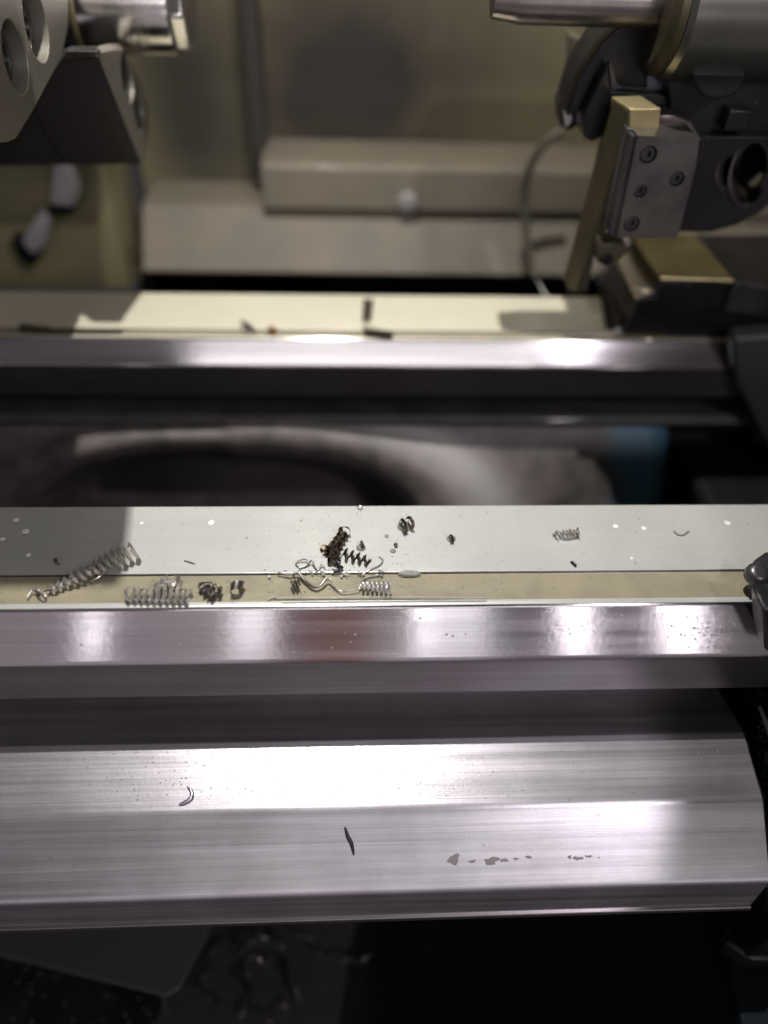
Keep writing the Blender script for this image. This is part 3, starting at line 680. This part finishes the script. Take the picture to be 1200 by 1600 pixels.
mesh('carbide_insert', prism([at(x, y, Y=hY + .02) for x, y in [(880, 160), (893, 150), (895, 190), (884, 200)]], (0, .006, 0)), M_EDGE, th, bevel=.001)
mesh('insert_seat', prism([at(x, y, Y=hY + .026) for x, y in [(874, 160), (900, 140), (912, 190), (890, 205), (876, 198)]], (0, .02, 0)), M_BLACK, th, bevel=.001)
mesh('rear_fin', prism([at(x, y, Y=.75) for x, y in [(893, 54), (922, 70), (915, 120), (890, 122)]], (0, .02, 0)), M_SHEET, th, bevel=.002)
# grey clamp block with screws
kY = .540
cb = thing('clamp_block', 'grey steel clamp block with four socket screws in front of the turret', 'clamp block', at(1025, 370, Y=kY))
blk = mesh('block_body', prism([at(x, y, Y=kY) for x, y in [(997, 212), (1093, 217), (1087, 262), (1058, 373), (964, 371)]], (0, .030, 0)), M_GREYST, cb, bevel=.0009)
scr = [(1013, 242, 15), (1058, 280, 13), (1001, 299, 11.5), (987, 350, 14.5)]
cut(blk, [lathe(at(x, y, Y=kY) - Vector((0, .01, 0)), (0, 1, 0), [(0, r * .535 / 1200 * .9), (.018, r * .535 / 1200 * .9)], 32) for x, y, r in scr])
for x, y, r in scr:
    c = at(x, y, Y=kY) + Vector((0, .0075, 0)); rr_ = r * .535 / 1200 * .80
    s = mesh('socket_screw', lathe(c, (0, -1, 0), [(0, rr_), (.005, rr_), (.0058, rr_ * .88), (.0058, rr_ * .55), (.002, rr_ * .5)], 32), M_DARKST, cb)
mesh('block_cap', prism([at(x, y, Y=kY + .031) for x, y in [(1030, 208), (1100, 222), (1080, 190), (1052, 180), (1030, 180)]], (0, .02, 0)), M_GREYST, cb, bevel=.001)
mesh('block_gib', prism([at(x, y, Y=kY + .004) for x, y in [(986, 212), (995, 212), (962, 372), (952, 366)]], (0, .026, 0)), M_DARKST, cb, bevel=.0006)
mesh('block_liner', prism([at(x, y, Y=kY + .012) for x, y in [(979, 200), (1028, 205), (1028, 213), (986, 213), (950, 360), (943, 356)]], (0, .02, 0)), M_GREYST, cb, bevel=.0006)
# square tool shank
sh = thing('tool_shank', 'square olive steel tool shank standing upright left of the clamp block', 'tool', at(930, 460, Y=.56))
sY = .558
mesh('shank_bar', prism([at(x, y, Y=sY) for x, y in [(985, 170), (1032, 169), (1029, 207), (984, 206), (944, 372), (945, 392), (930, 388), (906, 452), (899, 458)]], (-.006, .022, 0)), M_SHANK, sh, bevel=.0006)
mesh('shank_head', prism([at(x, y, Y=sY - .0012) for x, y in [(985, 170), (1033, 169), (1030, 206), (983, 205)]], (-.0068, .026, 0)), M_TINTST, sh, bevel=.0008)
mesh('backing_blade', prism([at(x, y, Y=sY + .03) for x, y in [(948, 205), (968, 205), (918, 456), (888, 458)]], (0, .012, 0)), mat('dark_olive', (.07, .062, .045), .5, .4), sh, bevel=.001)
mesh('blade_clamp', prism([at(x, y, Y=sY - .004) for x, y in [(934, 368), (944, 382), (962, 378), (978, 380), (980, 395), (958, 418), (934, 412), (930, 388)]], (0, .02, 0)), mat('dark_bronze', (.09, .075, .05), .5, .5), sh, bevel=.0015)
mesh('set_screw', lathe(at(948, 405, Y=sY - .005), (0, -1, 0), [(0, .0045), (.002, .0045), (.003, .0035)], 20), M_BLACK, sh)
# big quill with thin shaft at the top
qc = at(1060, 5, Y=.60); q0 = .0460
ql = thing('boring_bar_holder', 'big round steel holder with a thinner bar pointing left at the top right', 'tool holder', qc)
xr = at(1044, 60, Y=qc.y - .02).x - qc.x
mesh('holder_sleeve', lathe(qc, (1, 0, 0), [(xr, q0 * .62), (xr + .0015, q0 * .66), (xr + .0015, q0 * .93), (xr + .005, q0), (.4, q0)], 72), mat('sleeve_steel', (.20, .195, .17), .32, .85, var=(.14, .14, .12), var_scale=14), ql)
mesh('sleeve_ring', lathe(qc, (1, 0, 0), [(xr - .006, q0 * .50), (xr - .008, q0 * .80), (xr - .004, q0 * .93), (xr + .001, q0 * .93)], 72), M_SHANK, ql)
mesh('boring_bar', lathe(qc, (-1, 0, 0), [(-.01, .015), (.108, .015), (.113, .0138), (.126, .012)], 48), mat('bar_pinkish', (.26, .23, .215), .32, .9, var=(.17, .15, .14), var_scale=20), ql)

# saddle on the rear rail
sd = thing('saddle', 'saddle casting riding the rear rail, yellow tinted top and dark front', 'carriage', at(1060, 520, Y=.57))
def px_prism(name, pts, Y, dep, m, par, bevel=.001): return mesh(name, prism([at(x, y, Y=Y) for x, y in pts], (0, dep, 0)), m, par, bevel=bevel)
zt = .057
tp = [(1032, 433), (1148, 437), (1086, 364), (1046, 364), (990, 372)]
tpts = [at(x, y, Z=zt) for x, y in tp]
mesh('saddle_top', prism(tpts, (0, 0, -.003)), M_TINTST, sd, bevel=.0012)
yf = tpts[0].y
ft = [at(x, y, Y=yf) for x, y in [(1032, 434.5), (1148, 438.5), (1192, 500), (1200, 560), (1330, 700), (1330, 560)]]
px_prism('saddle_front', [(1032, 437), (1149, 440), (1180, 470), (1250, 560), (1250, 640), (1170, 620), (1148, 534), (972, 522), (990, 492), (999, 466), (1022, 462)], yf + .002, .09, M_BLACK, sd, .0025)
z2 = .043
s2 = [at(x, y, Z=z2) for x, y in [(994, 463), (1024, 452), (990, 392), (962, 400)]]
mesh('saddle_step', prism(s2, (0, 0, -.004)), mat('pale_worn_steel', (.62, .54, .40), .35, .6), sd, bevel=.001)
mesh('step_riser', prism([s2[1] + Vector((0, 0, .001)), s2[2] + Vector((0, 0, .001)), at(988, 374, Z=zt) + Vector((0, 0, -.004)), tpts[0] + Vector((0, .001, -.004))], (.004, 0, 0)), M_SHANK, sd)
mesh('saddle_slope', prism([at(1150, 437, Z=zt), at(1088, 366, Z=zt), at(1300, 366, Z=zt), at(1300, 470, Z=zt - .02)], (0, 0, -.03)), M_DARKST, sd, bevel=.002)
px_prism('saddle_skirt', [(1146, 528), (1250, 520), (1250, 760), (1198, 700), (1170, 640), (1150, 600)], .546, .02, M_PANEL, sd, .004)
# wiper on the rear rail
wp = thing('way_wiper', 'grey wiper plate scraping the rear rail at the saddle corner', 'wiper', at(955, 515, Z=0))
mesh('wiper_plate', prism([at(x, y, Z=.003) for x, y in [(960, 516), (978, 497), (950, 424), (936, 424)]], (0, 0, .006)), M_GREYST, wp, bevel=.0008)
mesh('wiper_rubber', prism([at(x, y, Z=.0005) for x, y in [(948, 516), (966, 518), (952, 470), (938, 430), (930, 432)]], (0, 0, .004)), M_BLACK, wp, bevel=.0006)
mesh('wiper_rim', tube(spline([at(938, 422, Z=.012), at(952, 440, Z=.011), at(966, 470, Z=.011), at(980, 494, Z=.010), at(974, 508, Z=.006), at(962, 517, Z=.002)]), .0016), M_GREYST, wp)
# blurred hose and wire
hs = mesh('coolant_hose', tube(spline([at(880, 205, Y=.80), at(850, 225, Y=.80), at(828, 262, Y=.80), at(818, 310, Y=.80), at(822, 360, Y=.79), at(830, 420, Y=.77)]), .0045, 12), M_RUBBER)
tag(hs, 'olive hose curving down in the blurred background left of the tool holder', 'hose')
hs = mesh('bent_wire', tube(spline([at(828, 425, Y=.70), at(840, 440, Y=.68), at(855, 466, Y=.66)]), .0014, 8), M_GREYST)
tag(hs, 'thin pale wire bridging the dark gap behind the rear rail', 'wire')

# ------------------------------------------------------------------ carriage parts at the right edge
fw = thing('front_wiper', 'oily grey wiper with a round bolt at the right end of the tan channel', 'wiper', at(1190, 930, Z=0))
mesh('wiper_plate', prism([at(x, y, Z=.004) for x, y in [(1172, 885), (1190, 872), (1300, 858), (1300, 912), (1176, 912)]], (0, 0, .006)), M_DARKST, fw, bevel=.0012)
mesh('bolt_head', lathe(at(1180, 900, Z=.010), (0, -.3, .95), [(0, .0072), (.004, .0072), (.0062, .0055), (.007, .003)], 28), M_DARKST, fw)
mesh('wiper_rubber', prism([at(x, y, Z=.0) for x, y in [(1168, 934), (1168, 915), (1300, 905), (1300, 936)]], (0, 0, .005)), M_BLACK, fw, bevel=.0012)
ap = thing('carriage_apron', 'black oily carriage apron right of the cover, speckled with drops', 'carriage', (.3, .2, -.3))
mesh('apron_plate', extrude_x([(.262, -.034), (.262, -.085), (.30, -.10), (.30, -.30), (.155, -.30), (.150, -.19), (.175, -.12), (.215, -.075), (.24, -.034)], XD, .6), M_BLACK, ap, bevel=.002)
mesh('apron_edge', prism([at(1184, 1104, X=XD - .001), at(1187, 1103, X=XD - .001), at(1206, 1150, X=XD - .001), at(1203, 1158, X=XD - .001)], (.006, 0, 0)), M_EDGE, ap)
c = at(1196, 1181, X=XD)
mesh('apron_bolt', lathe(c, (-1, 0, 0), [(0, .006), (.002, .006), (.003, .005), (.003, .003), (.001, .0028)], 28), M_DARKST, ap)
mesh('side_clip', prism([at(x, y, Y=.258) for x, y in [(1192, 952), (1300, 950), (1300, 1040), (1196, 1018)]], (0, .02, 0)), M_BLACK, ap, bevel=.002)
lb = thing('lower_bracket', 'dark bracket with a shiny screw and a blue painted plate at the lower right', 'bracket', at(1185, 1560, Z=-.3))
mesh('bracket_arm', prism([at(x, y, Z=-.24) for x, y in [(1165, 1400), (1300, 1380), (1300, 1500), (1175, 1500), (1130, 1470)]], (0, 0, -.02)), M_BLACK, lb, bevel=.003)
mesh('screw_head', lathe(at(1186, 1450, Z=-.236), (-.1, -.2, .97), [(0, .0075), (.004, .0075), (.008, .004)], 28), M_CHROME, lb)
mesh('blue_plate', prism([at(x, y, Z=-.27) for x, y in [(1130, 1475), (1300, 1475), (1300, 1640), (1170, 1640)]], (0, 0, -.02)), M_BLUE, lb, bevel=.002)

# lower left guard panel
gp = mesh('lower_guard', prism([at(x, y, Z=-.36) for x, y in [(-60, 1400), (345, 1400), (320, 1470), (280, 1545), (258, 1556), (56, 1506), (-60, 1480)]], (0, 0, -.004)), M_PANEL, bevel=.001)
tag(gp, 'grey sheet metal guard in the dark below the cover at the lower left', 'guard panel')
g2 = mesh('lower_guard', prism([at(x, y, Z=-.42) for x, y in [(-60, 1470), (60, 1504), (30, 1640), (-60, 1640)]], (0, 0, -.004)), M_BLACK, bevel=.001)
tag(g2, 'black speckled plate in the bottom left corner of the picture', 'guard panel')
# swarf in the sump: shiny tray patch with a tangle of dark chips
sw = mesh('wet_chute', prism([at(x, y, Z=-.44) for x, y in [(300, 1420), (560, 1420), (520, 1640), (230, 1640)]], (0, 0, -.004)), mat('wet_chute', (.035, .032, .037), .30, .1, grain=.5, grain_scale=30, bump_dist=.004), bevel=.001)
tag(sw, 'wet grey chute far below the cover carrying tangled swarf', 'chute')
rnd = random.Random(5)
lbs = ['longest looping strand of swarf on the wet chute', 'dark strand of swarf at the upper middle of the tangle', 'dark strand of swarf on the left side of the tangle', 'kinked strand of swarf dropping down the chute',
       'dark hook of swarf at the right of the tangle', 'short strand of swarf low on the chute', 'thin strand of swarf crossing the guard edge']
paths = [[(348, 1455), (370, 1450), (372, 1490), (395, 1470), (440, 1480), (430, 1450)], [(365, 1462), (400, 1445), (420, 1465), (445, 1478)], [(345, 1500), (320, 1525), (300, 1545), (330, 1490), (360, 1470)],
         [(395, 1480), (380, 1520), (392, 1560), (375, 1590)], [(445, 1490), (455, 1530), (470, 1570), (462, 1540)], [(365, 1530), (385, 1520), (400, 1535)], [(235, 1520), (250, 1545), (262, 1580)]]
for lb_, pp in zip(lbs, paths):
    tag(mesh('swarf_strand', tube(spline([at(x, y, Z=-.43 + rnd.uniform(0, .02)) for x, y in pp]), (.0019), rad=lambda s: .5 + .7 * abs(math.sin(s * 9))), M_CHIPB), lb_, 'swarf', 'strands of swarf in the sump')
tag(mesh('swarf_strand', tube([at(452, 1508, Z=-.42), at(462, 1540, Z=-.42)], .0028), M_CHIPG), 'bright straight strand of swarf right of the tangle', 'swarf', 'strands of swarf in the sump')

more = ['fine strand of swarf high on the wet chute', 'fine curl of swarf at the centre of the chute', 'fine strand of swarf near the bottom edge of the picture', 'slanting strand of swarf beside the guard corner',
        'thin strand of swarf at the right side of the chute', 'thin curl of swarf far right in the dark sump', 'loose strand of swarf under the flange', 'small curl of swarf at the left of the chute']
for lb_, (x, y) in zip(more, [(410, 1452), (400, 1500), (430, 1580), (300, 1520), (490, 1480), (560, 1500), (330, 1450), (330, 1560)]):
    a = rnd.uniform(0, 3.1); pp = []
    for q in range(5):
        pp.append(at(x + (q - 2) * 14 * math.cos(a) + rnd.uniform(-9, 9), y + (q - 2) * 14 * math.sin(a) + rnd.uniform(-9, 9), Z=-.43 + rnd.uniform(0, .02)))
    tag(mesh('swarf_strand', tube(spline(pp), .0014, rad=lambda s: .6 + .5 * abs(math.sin(s * 7))), M_CHIPG if x % 3 else M_CHIPB), lb_, 'swarf', 'strands of swarf in the sump')
